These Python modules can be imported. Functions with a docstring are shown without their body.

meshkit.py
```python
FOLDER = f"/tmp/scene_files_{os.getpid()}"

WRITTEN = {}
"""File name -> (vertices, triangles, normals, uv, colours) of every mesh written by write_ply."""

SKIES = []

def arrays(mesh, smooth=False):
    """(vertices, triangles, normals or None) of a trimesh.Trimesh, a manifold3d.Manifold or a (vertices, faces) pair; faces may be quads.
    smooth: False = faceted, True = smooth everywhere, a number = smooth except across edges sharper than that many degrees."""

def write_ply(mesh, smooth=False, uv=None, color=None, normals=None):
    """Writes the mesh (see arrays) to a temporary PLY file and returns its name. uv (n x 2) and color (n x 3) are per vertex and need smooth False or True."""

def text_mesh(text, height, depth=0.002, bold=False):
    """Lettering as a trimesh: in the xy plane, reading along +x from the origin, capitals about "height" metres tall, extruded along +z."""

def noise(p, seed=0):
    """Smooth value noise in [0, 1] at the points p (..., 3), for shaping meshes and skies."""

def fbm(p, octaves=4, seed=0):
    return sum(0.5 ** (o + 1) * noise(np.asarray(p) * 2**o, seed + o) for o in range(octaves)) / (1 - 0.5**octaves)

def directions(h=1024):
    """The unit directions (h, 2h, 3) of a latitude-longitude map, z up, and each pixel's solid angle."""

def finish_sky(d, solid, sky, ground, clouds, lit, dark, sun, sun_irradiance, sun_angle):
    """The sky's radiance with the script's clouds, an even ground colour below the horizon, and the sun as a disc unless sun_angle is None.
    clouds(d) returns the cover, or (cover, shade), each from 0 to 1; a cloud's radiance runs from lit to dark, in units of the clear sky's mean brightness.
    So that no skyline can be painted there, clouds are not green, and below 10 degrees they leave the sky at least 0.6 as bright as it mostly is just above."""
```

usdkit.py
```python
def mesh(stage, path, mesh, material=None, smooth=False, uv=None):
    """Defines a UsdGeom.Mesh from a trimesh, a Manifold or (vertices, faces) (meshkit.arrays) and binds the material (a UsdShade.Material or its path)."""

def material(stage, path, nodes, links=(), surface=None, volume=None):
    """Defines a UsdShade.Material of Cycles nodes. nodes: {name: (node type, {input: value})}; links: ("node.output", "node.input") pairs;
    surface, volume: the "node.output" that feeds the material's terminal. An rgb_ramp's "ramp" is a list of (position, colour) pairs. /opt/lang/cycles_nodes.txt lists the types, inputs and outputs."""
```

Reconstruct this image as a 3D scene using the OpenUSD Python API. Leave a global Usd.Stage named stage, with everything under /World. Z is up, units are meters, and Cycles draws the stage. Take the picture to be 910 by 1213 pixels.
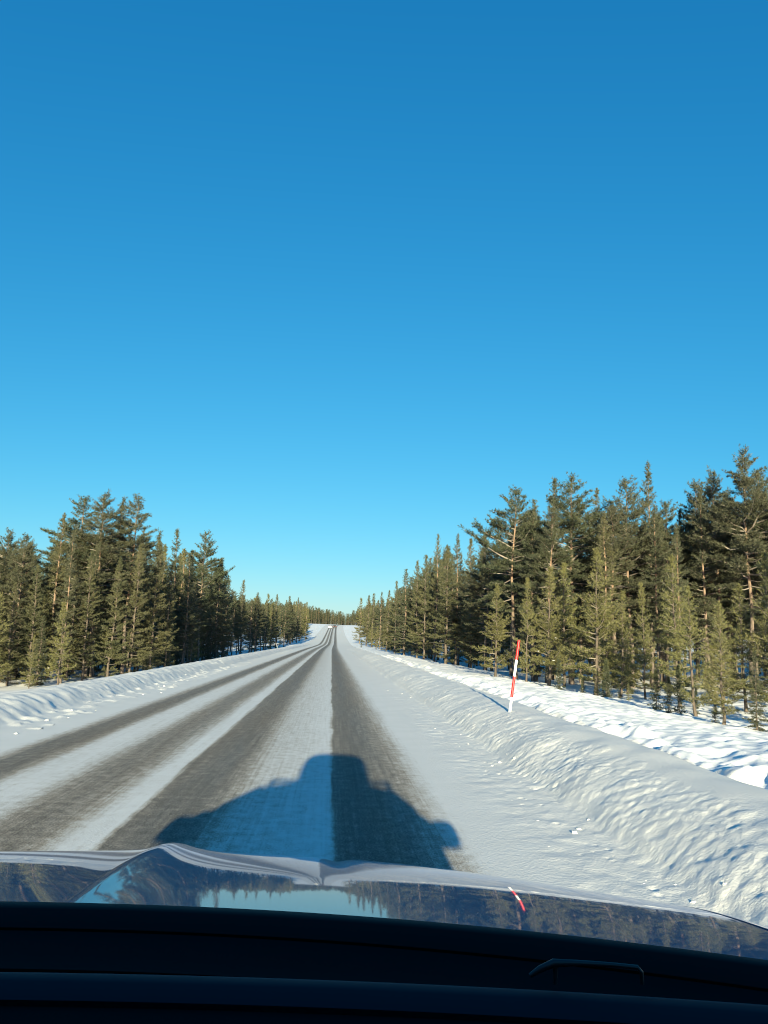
import math, numpy as np, trimesh, usdkit, meshkit
from pxr import Usd, UsdGeom, UsdLux, UsdShade, Gf, Sdf, Vt
from meshkit import noise, fbm

stage = Usd.Stage.CreateInMemory()
UsdGeom.SetStageUpAxis(stage, UsdGeom.Tokens.z)
UsdGeom.SetStageMetersPerUnit(stage, 1.0)
WORLD = UsdGeom.Xform.Define(stage, '/World')
stage.SetDefaultPrim(WORLD.GetPrim())
UsdGeom.Scope.Define(stage, '/World/Looks')

# ------------------------------------------------------------------ camera, sky, sun, exposure
EYE = np.array([0.0, 0.0, 1.42])
PITCH, YAW, ROLL = math.radians(9.52), math.radians(3.52), math.radians(2.0)
FOCAL_PX = 910.0                      # in pixels of a picture 910 wide
EXPOSURE = 1.35
SUN_ELEV, SUN_SIDE = math.radians(10.8), math.radians(2.5)   # the sun stands behind the car, a little to the left
SUN_DIR = np.array([-math.sin(SUN_SIDE) * math.cos(SUN_ELEV), -math.cos(SUN_SIDE) * math.cos(SUN_ELEV), math.sin(SUN_ELEV)])
SKY_STRENGTH, SUN_INTENSITY, SUN_COLOR = 0.0785, 1.25, (1.0, 0.90, 0.58)

fwd = np.array([math.sin(YAW) * math.cos(PITCH), math.cos(YAW) * math.cos(PITCH), math.sin(PITCH)])
right0 = np.array([math.cos(YAW), -math.sin(YAW), 0.0])
up0 = np.cross(right0, fwd)
right = right0 * math.cos(ROLL) + up0 * math.sin(ROLL)
up = -right0 * math.sin(ROLL) + up0 * math.cos(ROLL)
cam = UsdGeom.Camera.Define(stage, '/World/camera')
m = Gf.Matrix4d(*right, 0, *up, 0, *(-fwd), 0, *EYE, 1)
cam.AddTransformOp().Set(m)
cam.CreateHorizontalApertureAttr(36.0)
cam.CreateFocalLengthAttr(36.0 * FOCAL_PX / 910.0)
cam.CreateClippingRangeAttr(Gf.Vec2f(0.05, 20000.0))
cam.CreateExposureAttr(EXPOSURE)

sky_mat = usdkit.material(stage, '/World/Looks/sky_look', {
    'sky': ('sky_texture', {'sky_type': 'single_scattering', 'sun_disc': False, 'sun_elevation': SUN_ELEV,
                            'sun_rotation': math.atan2(SUN_DIR[0], SUN_DIR[1]), 'altitude': 200.0,
                            'air_density': 1.0, 'aerosol_density': 0.3, 'ozone_density': 2.0}),
    # the deep, cool blue of the winter sky: a curve for each channel, the same all round
    'sep': ('separate_color', {}), 'com': ('combine_color', {}),
    'r0': ('math', {'math_type': 'multiply', 'value2': 0.2}), 'g0': ('math', {'math_type': 'multiply', 'value2': 0.2}), 'b0': ('math', {'math_type': 'multiply', 'value2': 0.2}),
    'r1': ('math', {'math_type': 'power', 'value2': 1.63}), 'g1': ('math', {'math_type': 'power', 'value2': 0.80}), 'b1': ('math', {'math_type': 'power', 'value2': 0.60}),
    'r2': ('math', {'math_type': 'multiply', 'value2': 0.33 * 5}), 'g2': ('math', {'math_type': 'multiply', 'value2': 0.64 * 5}), 'b2': ('math', {'math_type': 'multiply', 'value2': 0.84 * 5}),
    'bg': ('background_shader', {'strength': SKY_STRENGTH})},
    [('sky.color', 'sep.color')] + [(f'{o}.{q}', f'{n}.{i}') for c in 'rgb' for o, q, n, i in (('sep', c, c + '0', 'value1'), (c + '0', 'value', c + '1', 'value1'), (c + '1', 'value', c + '2', 'value1'), (c + '2', 'value', 'com', c))] + [('com.color', 'bg.color')], surface='bg.background')
dome = UsdLux.DomeLight.Define(stage, '/World/sky')
UsdShade.MaterialBindingAPI.Apply(dome.GetPrim()).Bind(sky_mat)
dome.GetPrim().SetCustomDataByKey('kind', 'structure')
sun = UsdLux.DistantLight.Define(stage, '/World/sun')
sun.CreateNormalizeAttr(True)
sun.CreateIntensityAttr(SUN_INTENSITY)
sun.CreateAngleAttr(0.5)
sun.CreateColorAttr(Gf.Vec3f(*SUN_COLOR))
zax = SUN_DIR
xax = np.cross([0, 0, 1.0], zax); xax /= np.linalg.norm(xax)
yax = np.cross(zax, xax)
sun.AddTransformOp().Set(Gf.Matrix4d(*xax, 0, *yax, 0, *zax, 0, 0, 0, 50, 1))

# ------------------------------------------------------------------ helpers
USED = {}
def numbered(parent, name):
    key = (str(parent), name)
    n = USED.get(key, 0)
    USED[key] = n + 1
    return f'{parent}/{name}' if n == 0 else f'{parent}/{name}_{n:03d}'

def path_of(parent):
    return '/World' if parent is None else str(parent.GetPath())

def tag(prim, label=None, cat=None, group=None, kind=None):
    for k, v in (('label', label), ('category', cat), ('group', group), ('kind', kind)):
        if v:
            prim.SetCustomDataByKey(k, v)
    return prim

def obj(name, mesh, mat, parent=None, smooth=False, uv=None, label=None):
    g = usdkit.mesh(stage, numbered(path_of(parent), name), mesh, mat, smooth=smooth, uv=uv)
    g.CreateDoubleSidedAttr(True)
    if label:
        tag(g.GetPrim(), label)
    return g.GetPrim()

def xform(name, loc=(0, 0, 0), rotz=0.0, scale=None, parent=None):
    x = UsdGeom.Xform.Define(stage, numbered(path_of(parent), name))
    x.AddTranslateOp().Set(Gf.Vec3d(*map(float, loc)))
    if rotz:
        x.AddRotateZOp().Set(float(rotz))
    if scale is not None:
        x.AddScaleOp().Set(Gf.Vec3f(*map(float, (scale if np.ndim(scale) else (scale,) * 3))))
    return x.GetPrim()

def cat(*ms):
    return trimesh.util.concatenate([trimesh.Trimesh(np.asarray(v, float), np.asarray(f, int), process=False) if isinstance((v, f), tuple) else 0 for v, f in ((x.vertices, x.faces) if isinstance(x, trimesh.Trimesh) else x for x in ms)])

def grid_faces(n, k, closed=False):
    """Quads of an n x k grid of points (row-major); closed joins the last column to the first."""
    i, j = np.meshgrid(np.arange(n - 1), np.arange(k if closed else k - 1), indexing='ij')
    j2 = (j + 1) % k
    q = np.stack([i * k + j, i * k + j2, (i + 1) * k + j2, (i + 1) * k + j], -1).reshape(-1, 4)
    return np.vstack([q[:, [0, 1, 2]], q[:, [0, 2, 3]]])

def sheet(P, thick=0.0):
    """A grid of points (n, k, 3) as a mesh; with a thickness it becomes a closed shell, its second skin pushed along -normal."""
    n, k, _ = P.shape
    v, f = P.reshape(-1, 3), grid_faces(n, k)
    if not thick:
        return trimesh.Trimesh(v, f, process=False)
    t = trimesh.Trimesh(v, f, process=False)
    back = v - np.array(t.vertex_normals) * thick
    N = len(v)
    idx = np.arange(N).reshape(n, k)
    loop = np.concatenate([idx[0, :-1], idx[:-1, -1], idx[-1, :0:-1], idx[:0:-1, 0]])
    a, b = loop, np.roll(loop, -1)
    side = np.vstack([np.stack([b, a, a + N], 1), np.stack([b, a + N, b + N], 1)])
    return trimesh.Trimesh(np.vstack([v, back]), np.vstack([f, f[:, ::-1] + N, side]), process=False)

def tube(pts, radii, sides=8, cap=True):
    p = np.asarray(pts, float)
    r = np.broadcast_to(np.asarray(radii, float), (len(p),))
    t = np.gradient(p, axis=0)
    t /= np.linalg.norm(t, axis=1, keepdims=True) + 1e-12
    ref = np.where(np.abs(t[:, 2:]) < 0.9, [[0, 0, 1.0]], [[1.0, 0, 0]])
    a = np.cross(t, ref); a /= np.linalg.norm(a, axis=1, keepdims=True) + 1e-12
    b = np.cross(t, a)
    ang = np.arange(sides) * 2 * np.pi / sides
    v = p[:, None] + r[:, None, None] * (np.cos(ang)[None, :, None] * a[:, None] + np.sin(ang)[None, :, None] * b[:, None])
    f = grid_faces(len(p), sides, True)
    v = v.reshape(-1, 3)
    if cap:
        N = len(v)
        v = np.vstack([v, p[0], p[-1]])
        k = np.arange(sides); k2 = (k + 1) % sides
        f = np.vstack([f, np.stack([np.full(sides, N), k2, k], 1), np.stack([np.full(sides, N + 1), k + N - sides, k2 + N - sides], 1)])
    return trimesh.Trimesh(v, f, process=False)

def rbox(sx, sy, sz, r=0.02, loc=(0, 0, 0), seg=4):
    """A box with rounded edges, centred on loc."""
    s = trimesh.creation.uv_sphere(r, count=[seg * 2, seg * 4])
    c = np.array([[x, y, z] for x in (-1, 1) for y in (-1, 1) for z in (-1, 1)]) * (np.array([sx, sy, sz]) / 2 - r)
    h = trimesh.convex.convex_hull((c[:, None] + s.vertices[None]).reshape(-1, 3))
    h.apply_translation(loc)
    return h

def pix_dir(px, py):
    """World direction through a point of the photograph (910 x 1213)."""
    d = fwd * FOCAL_PX + right * (px - 455.0) - up * (py - 606.5)
    return d

def at_depth(px, py, d):
    r = pix_dir(px, py)
    return EYE + r * (d / r[1])

def to_pix(p):
    q = np.asarray(p, float) - EYE
    z = q @ fwd
    return 455.0 + FOCAL_PX * (q @ right) / z, 606.5 - FOCAL_PX * (q @ up) / z

def smooth01(x):
    x = np.clip(x, 0, 1)
    return x * x * (3 - 2 * x)

# ------------------------------------------------------------------ materials
def snow_look(name, c0, c1, bump=0.25, bscale=60.0, big=3.0):
    return usdkit.material(stage, f'/World/Looks/{name}', {
        'g': ('geometry', {}),
        'n1': ('noise_texture', {'scale': big, 'detail': 5.0, 'roughness': 0.6}),
        'mixc': ('mix_color', {'a': c0, 'b': c1}),
        'n2': ('noise_texture', {'scale': bscale, 'detail': 4.0, 'roughness': 0.65}),
        'bump': ('bump', {'strength': bump, 'distance': 0.03}),
        'p': ('principled_bsdf', {'roughness': 0.65, 'specular_ior_level': 0.25, 'sheen_weight': 0.0})},
        [('g.position', 'n1.vector'), ('n1.fac', 'mixc.fac'), ('mixc.result', 'p.base_color'),
         ('g.position', 'n2.vector'), ('n2.fac', 'bump.height'), ('bump.normal', 'p.normal')], surface='p.BSDF')

SNOW_BANK = snow_look('bank_snow', (0.54, 0.535, 0.525), (0.66, 0.655, 0.64), 0.30, 45.0, 1.6)
SNOW_FIELD = snow_look('field_snow', (0.76, 0.765, 0.77), (0.84, 0.84, 0.84), 0.3, 25.0, 1.0)
SNOW_TUFT = snow_look('tuft_snow', (0.82, 0.83, 0.84), (0.9, 0.9, 0.9), 0.2, 60.0, 3.0)

def plain(name, color, rough=0.5, **kw):
    return usdkit.material(stage, f'/World/Looks/{name}', {'p': ('principled_bsdf', {'base_color': color, 'roughness': rough, **kw})}, surface='p.BSDF')

def needle_look(name, a, b, c):
    return usdkit.material(stage, f'/World/Looks/{name}', {
        'g': ('geometry', {}), 'oi': ('object_info', {}),
        'n': ('noise_texture', {'scale': 1.3, 'detail': 3.0}),
        'r1': ('rgb_ramp', {'ramp': [(0.3, a), (0.7, b)]}),
        'm2': ('mix_color', {'b': c}),
        'k': ('math', {'math_type': 'multiply', 'value2': 0.6}),
        'p': ('principled_bsdf', {'roughness': 0.55, 'specular_ior_level': 0.3}),
        't': ('translucent_bsdf', {}),
        'mx': ('mix_closure', {'fac': 0.12})},
        [('g.position', 'n.vector'), ('n.fac', 'r1.fac'), ('r1.color', 'm2.a'), ('oi.random', 'k.value1'), ('k.value', 'm2.fac'),
         ('m2.result', 'p.base_color'), ('m2.result', 't.color'), ('p.BSDF', 'mx.closure1'), ('t.BSDF', 'mx.closure2')], surface='mx.closure')

NEEDLE_TALL = needle_look('tall_pine_needles', (0.046, 0.062, 0.038), (0.086, 0.095, 0.052), (0.078, 0.076, 0.048))
NEEDLE_YOUNG = needle_look('young_pine_needles', (0.108, 0.116, 0.046), (0.165, 0.160, 0.060), (0.13, 0.122, 0.055))
NEEDLE_MID = needle_look('pine_needles', (0.062, 0.074, 0.040), (0.120, 0.118, 0.056), (0.10, 0.094, 0.048))
NEEDLE_SPRUCE = needle_look('spruce_needles', (0.042, 0.056, 0.032), (0.070, 0.080, 0.044), (0.07, 0.07, 0.04))

def bark_look(name, low, high, z0, z1):
    return usdkit.material(stage, f'/World/Looks/{name}', {
        'tc': ('texture_coordinate', {}), 'sx': ('separate_xyz', {}),
        'mr': ('map_range', {'from_min': z0, 'from_max': z1, 'clamp': True}),
        'mp': ('mapping', {'scale': (14.0, 14.0, 3.0)}),
        'n': ('noise_texture', {'scale': 1.0, 'detail': 4.0}),
        'm1': ('mix_color', {'a': low, 'b': high}),
        'r': ('rgb_ramp', {'ramp': [(0.3, (0.45, 0.45, 0.45)), (0.65, (1.15, 1.1, 1.05))]}),
        'm2': ('mix_color', {'blend_type': 'multiply', 'fac': 1.0, 'use_clamp': False}),
        'bp': ('bump', {'strength': 0.5, 'distance': 0.02}),
        'p': ('principled_bsdf', {'roughness': 0.85})},
        [('tc.object', 'sx.vector'), ('sx.z', 'mr.value'), ('mr.result', 'm1.fac'), ('tc.object', 'mp.vector'), ('mp.vector', 'n.vector'),
         ('n.fac', 'r.fac'), ('m1.result', 'm2.a'), ('r.color', 'm2.b'), ('m2.result', 'p.base_color'), ('n.fac', 'bp.height'), ('bp.normal', 'p.normal')], surface='p.BSDF')

BARK_PINE = bark_look('pine_bark', (0.14, 0.115, 0.10), (0.27, 0.185, 0.13), 2.0, 6.0)
BARK_DARK = bark_look('dark_bark', (0.11, 0.09, 0.075), (0.13, 0.105, 0.085), 1.0, 6.0)
TWIG = plain('twig_bark', (0.21, 0.18, 0.155), 0.85)

# ------------------------------------------------------------------ terrain
PR = np.array([(-200, 0), (0, 0), (60, 0), (110, -.02), (150, -.05), (185, 0.0), (215, .35), (270, 1.75), (342, 4.05), (420, 7.0), (470, 9.1), (515, 10.7), (560, 11.6), (640, 11.9), (900, 12), (4000, 12)], float)
XR = np.array([(-200, 0), (90, 0), (150, .2), (215, .6), (342, 1.1), (450, 1.9), (500, 3.4), (530, 7), (570, 16), (640, 45), (700, 80), (4000, 80)], float)
from scipy.interpolate import PchipInterpolator
ROADZ, ROADX = PchipInterpolator(PR[:, 0], PR[:, 1]), PchipInterpolator(XR[:, 0], XR[:, 1])
RIGHT_PROFILE = np.array([(0.9, 0), (1.2, .004), (2.10, .035), (2.16, .06), (2.26, .14), (2.5, .265), (2.8, .36), (3.1, .415), (3.35, .40), (3.7, .20), (4.05, -.02), (4.4, .05), (4.9, .13), (6.5, .10), (8, -.05), (10, -.25), (14, -.3), (30, -.2), (60, 0), (2000, 0)], float)
LEFT_PROFILE = np.array([(3.9, 0), (4.2, .004), (4.70, .04), (4.76, .08), (4.98, .22), (5.25, .30), (5.5, .30), (5.8, .20), (6.3, -.15), (8, -.75), (11, -1.0), (16, -1.0), (40, -.8), (80, 0), (2000, 0)], float)
RP, LP = PchipInterpolator(RIGHT_PROFILE[:, 0], RIGHT_PROFILE[:, 1]), PchipInterpolator(LEFT_PROFILE[:, 0], LEFT_PROFILE[:, 1])

def base_height(x, y):
    """The lie of the land without fine relief."""
    x, y = np.broadcast_arrays(np.asarray(x, float), np.asarray(y, float))
    u = x - ROADX(np.clip(y, -199, 3999))
    z = ROADZ(np.clip(y, -199, 3999))
    fr = 1 - smooth01((y - 75) / 50)           # the right bank ends before the hill
    fl = 1 - smooth01((y - 130) / 60)
    r, l = RP(np.clip(u, .9, 1999)), LP(np.clip(-u, 3.9, 1999))
    far_r = .02 + .10 * smooth01((u - 2) / 6)
    far_l = .02 + .10 * smooth01((-u - 5) / 6)
    h = np.where(u > 0.9, r * fr + far_r * (1 - fr) * smooth01((u - 1.0) / 1.0), np.where(u < -3.9, l * fl + far_l * (1 - fl) * smooth01((-u - 4) / 1.0), 0.0))
    return z + h

# clods that the plough pressed into the bank faces: place, radius, height
from scipy.spatial import cKDTree
_r = np.random.default_rng(12)
def _clods(u0, u1, y0, y1, n, big):
    t = _r.random(n)
    c = np.column_stack([u0 + (u1 - u0) * _r.random(n) ** 1.25, y0 + (y1 - y0) * t ** 1.3])
    keep = noise(np.column_stack([c * [1.4, .9], np.zeros(n)]), 44) + .35 * _r.random(n) > .52
    c = c[keep]
    rad = big * (.25 + _r.random(len(c)) ** 2.2)
    return c * [1.0, 1.0], rad, rad * _r.uniform(.14, .34, len(c))
CLODS = [_clods(2.10, 2.86, 2.5, 60, 5200, .085), _clods(-5.12, -4.70, 7, 70, 1500, .10)]
DENTS = np.column_stack([1.93 + _r.normal(size=90) * .13, 3.6 + 16 * _r.random(90) ** 1.5])
DENT_R = .015 + .022 * _r.random(90)
DENT_TREE = cKDTree(DENTS)
TREE_OF = [cKDTree(c[0]) for c in CLODS]
def clod_height(u, y):
    out = np.zeros(u.shape)
    for (c, rad, hgt), kd, (a, b) in zip(CLODS, TREE_OF, ((1.95, 3.05), (-5.3, -4.5))):
        m_ = (u > a) & (u < b) & (y > 2) & (y < 72)
        if not m_.any():
            continue
        q = np.column_stack([u[m_], y[m_]])
        wob = (fbm(np.column_stack([q * 14, np.full(len(q), 3.0)]), 2, 48) - .5)
        d, i = kd.query(q, k=5)
        g = hgt[i] * np.sqrt(np.maximum(0, 1 - (d / rad[i] * (1 + .7 * wob[:, None])) ** 2))
        out[m_] = g.max(1)
    return out

def relief(x, y):
    """Ploughed lumps on the banks, wind ripples and soft drifts on the snow beside the road."""
    x, y = np.broadcast_arrays(np.asarray(x, float), np.asarray(y, float))
    u = x - ROADX(np.clip(y, -199, 3999))
    P = lambda sx, sy, k=0.0: np.stack([x * sx + k, y * sy + k * .7, np.full(x.shape, k)], -1)
    # right bank face: scalloped lumps, strongest on the face
    wx, wy = fbm(P(3.1, 3.1, 11), 2, 81) - .5, fbm(P(3.1, 3.1, 23), 2, 82) - .5
    toe = u + (fbm(P(2.2, 2.2, 5), 3, 83) - .5) * .12
    face = smooth01((toe - 2.10) / .06) * (1 - smooth01((toe - 2.45 - .25 * noise(P(.9, .9, 3), 84)) / .45))
    Q = lambda f, k: np.stack([(x + wx * .25) * f * 1.25 + k, (y + wy * .25) * f + k, np.full(x.shape, k)], -1)
    billow = lambda f, k: np.abs(2 * noise(Q(f, k), int(k)) - 1)
    patch = .25 + .95 * noise(P(1.7, 1.4, 9), 85)
    d = face * patch * ((billow(15, 92) - .4) * .006 + (billow(28, 93) - .4) * .005 + (fbm(P(27, 21, 6), 2, 29) - .5) * .015 + (fbm(P(3.2, 2.4, 7), 3, 3) - .5) * .032) + clod_height(u, y) * .32 * smooth01((u + 9) / 1) 
    d += smooth01((u - 1.9) / .5) * (1 - smooth01((u - 3.3) / .7)) * (fbm(P(1.2, .8, 2), 3, 4) - .5) * .10
    # shoulder: thin windblown skin with crumbs
    sh = smooth01((u - 1.32) / .3) * (1 - smooth01((u - 2.25) / .2))
    d += sh * ((fbm(P(9, 6, 8), 3, 21) - .5) * .016)
    m2 = (u > 1.5) & (u < 2.3) & (y > 3) & (y < 21)
    if m2.any():
        dd, ii = DENT_TREE.query(np.column_stack([u[m2], y[m2]]))
        rr = dd / DENT_R[ii]
        pit = np.zeros(u.shape)
        pit[m2] = np.where(rr < 1.9, -DENT_R[ii] * .34 * np.exp(-rr ** 2 * 1.6) + DENT_R[ii] * .12 * np.exp(-((rr - 1.25) / .35) ** 2), 0)
        d = d + pit
    # the mound behind: ripples across the wind
    m_ = smooth01((u - 4.0) / .8) * (1 - smooth01((u - 14) / 10))
    rp = noise(np.stack([x * 2.6 + y * 1.5, (y - x * .5) * 4.6, x * 0], -1), 31) + .6 * noise(np.stack([x * 4.6 + y * 3.0, (y - x * .6) * 9.5, x * 0], -1), 33)
    d += m_ * (rp - .8) * .062
    gul = smooth01((u - 3.6) / .3) * (1 - smooth01((u - 5.0) / .6))
    d += gul * (fbm(P(2.4, 1.6, 3), 3, 41) - .5) * .30
    # drifts
    d += smooth01((u - 4.5) / 3) * (fbm(P(.35, .22, 1), 3, 51) - .5) * .28 * (1 - smooth01((y - 120) / 60))
    d += smooth01((u - 10) / 10) * (fbm(P(.12, .12, 1), 3, 52) - .5) * .8
    # left bank
    lf = smooth01((-u - 4.68) / .16) * (1 - smooth01((-u - 5.35) / .35))
    al = fbm(P(4.0, 2.6, 7), 4, 61)
    rl = 1 - np.abs(2 * noise(P(2.2, 2.0, 3.3), 62) - 1)
    d += lf * ((al - .5) * .055 + (rl - .5) * .022 + (fbm(P(9, 6, 2), 2, 64) - .5) * .03)
    ls = smooth01((-u - 4.0) / .2) * (1 - smooth01((-u - 4.75) / .1))
    d += ls * np.maximum(fbm(P(6, 4, 3), 3, 63) - .58, 0) * .16
    d += smooth01((-u - 5.8) / 3) * (fbm(P(.3, .3, 4), 3, 71) - .5) * .35
    return d * (1 - .75 * smooth01((y - 120) / 120))

def H(x, y):
    return base_height(x, y) + relief(x, y)

def steps(*spans):
    out = []
    for a, b, s in spans:
        out.append(np.arange(a, b, s))
    out.append([spans[-1][1]])
    return np.concatenate(out)

def strip(us, ys, lift=0.0, sink=None):
    """A strip of ground over lateral offsets us from the road axis and stations ys; sink lowers its inner edge so that it tucks under its neighbour."""
    Y, U = np.meshgrid(ys, us, indexing='ij')
    X = U + ROADX(np.clip(Y, -199, 3999))
    Z = H(X, Y) + lift
    if sink is not None:
        Z = Z - sink(U)
    P = np.stack([X, Y, Z], -1)
    if us[0] > us[-1]:
        P = P[:, ::-1]
    return P

SPLAT = (-3.9, 1.0)
Yroad = np.concatenate([steps((-40, 3, 3.0), (3, 60, .5)), steps((61, 240, 2.0), (240, 640, 4.0))])
Uroad = np.linspace(-4.3, 1.35, 40)
P = strip(Uroad, Yroad)
crown = -0.02 * ((P[..., 0] + 1.45) / 2.8) ** 2 * 0
uv = np.stack([P[..., 0] - ROADX(P[..., 1]), P[..., 1]], -1).reshape(-1, 2)
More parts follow.
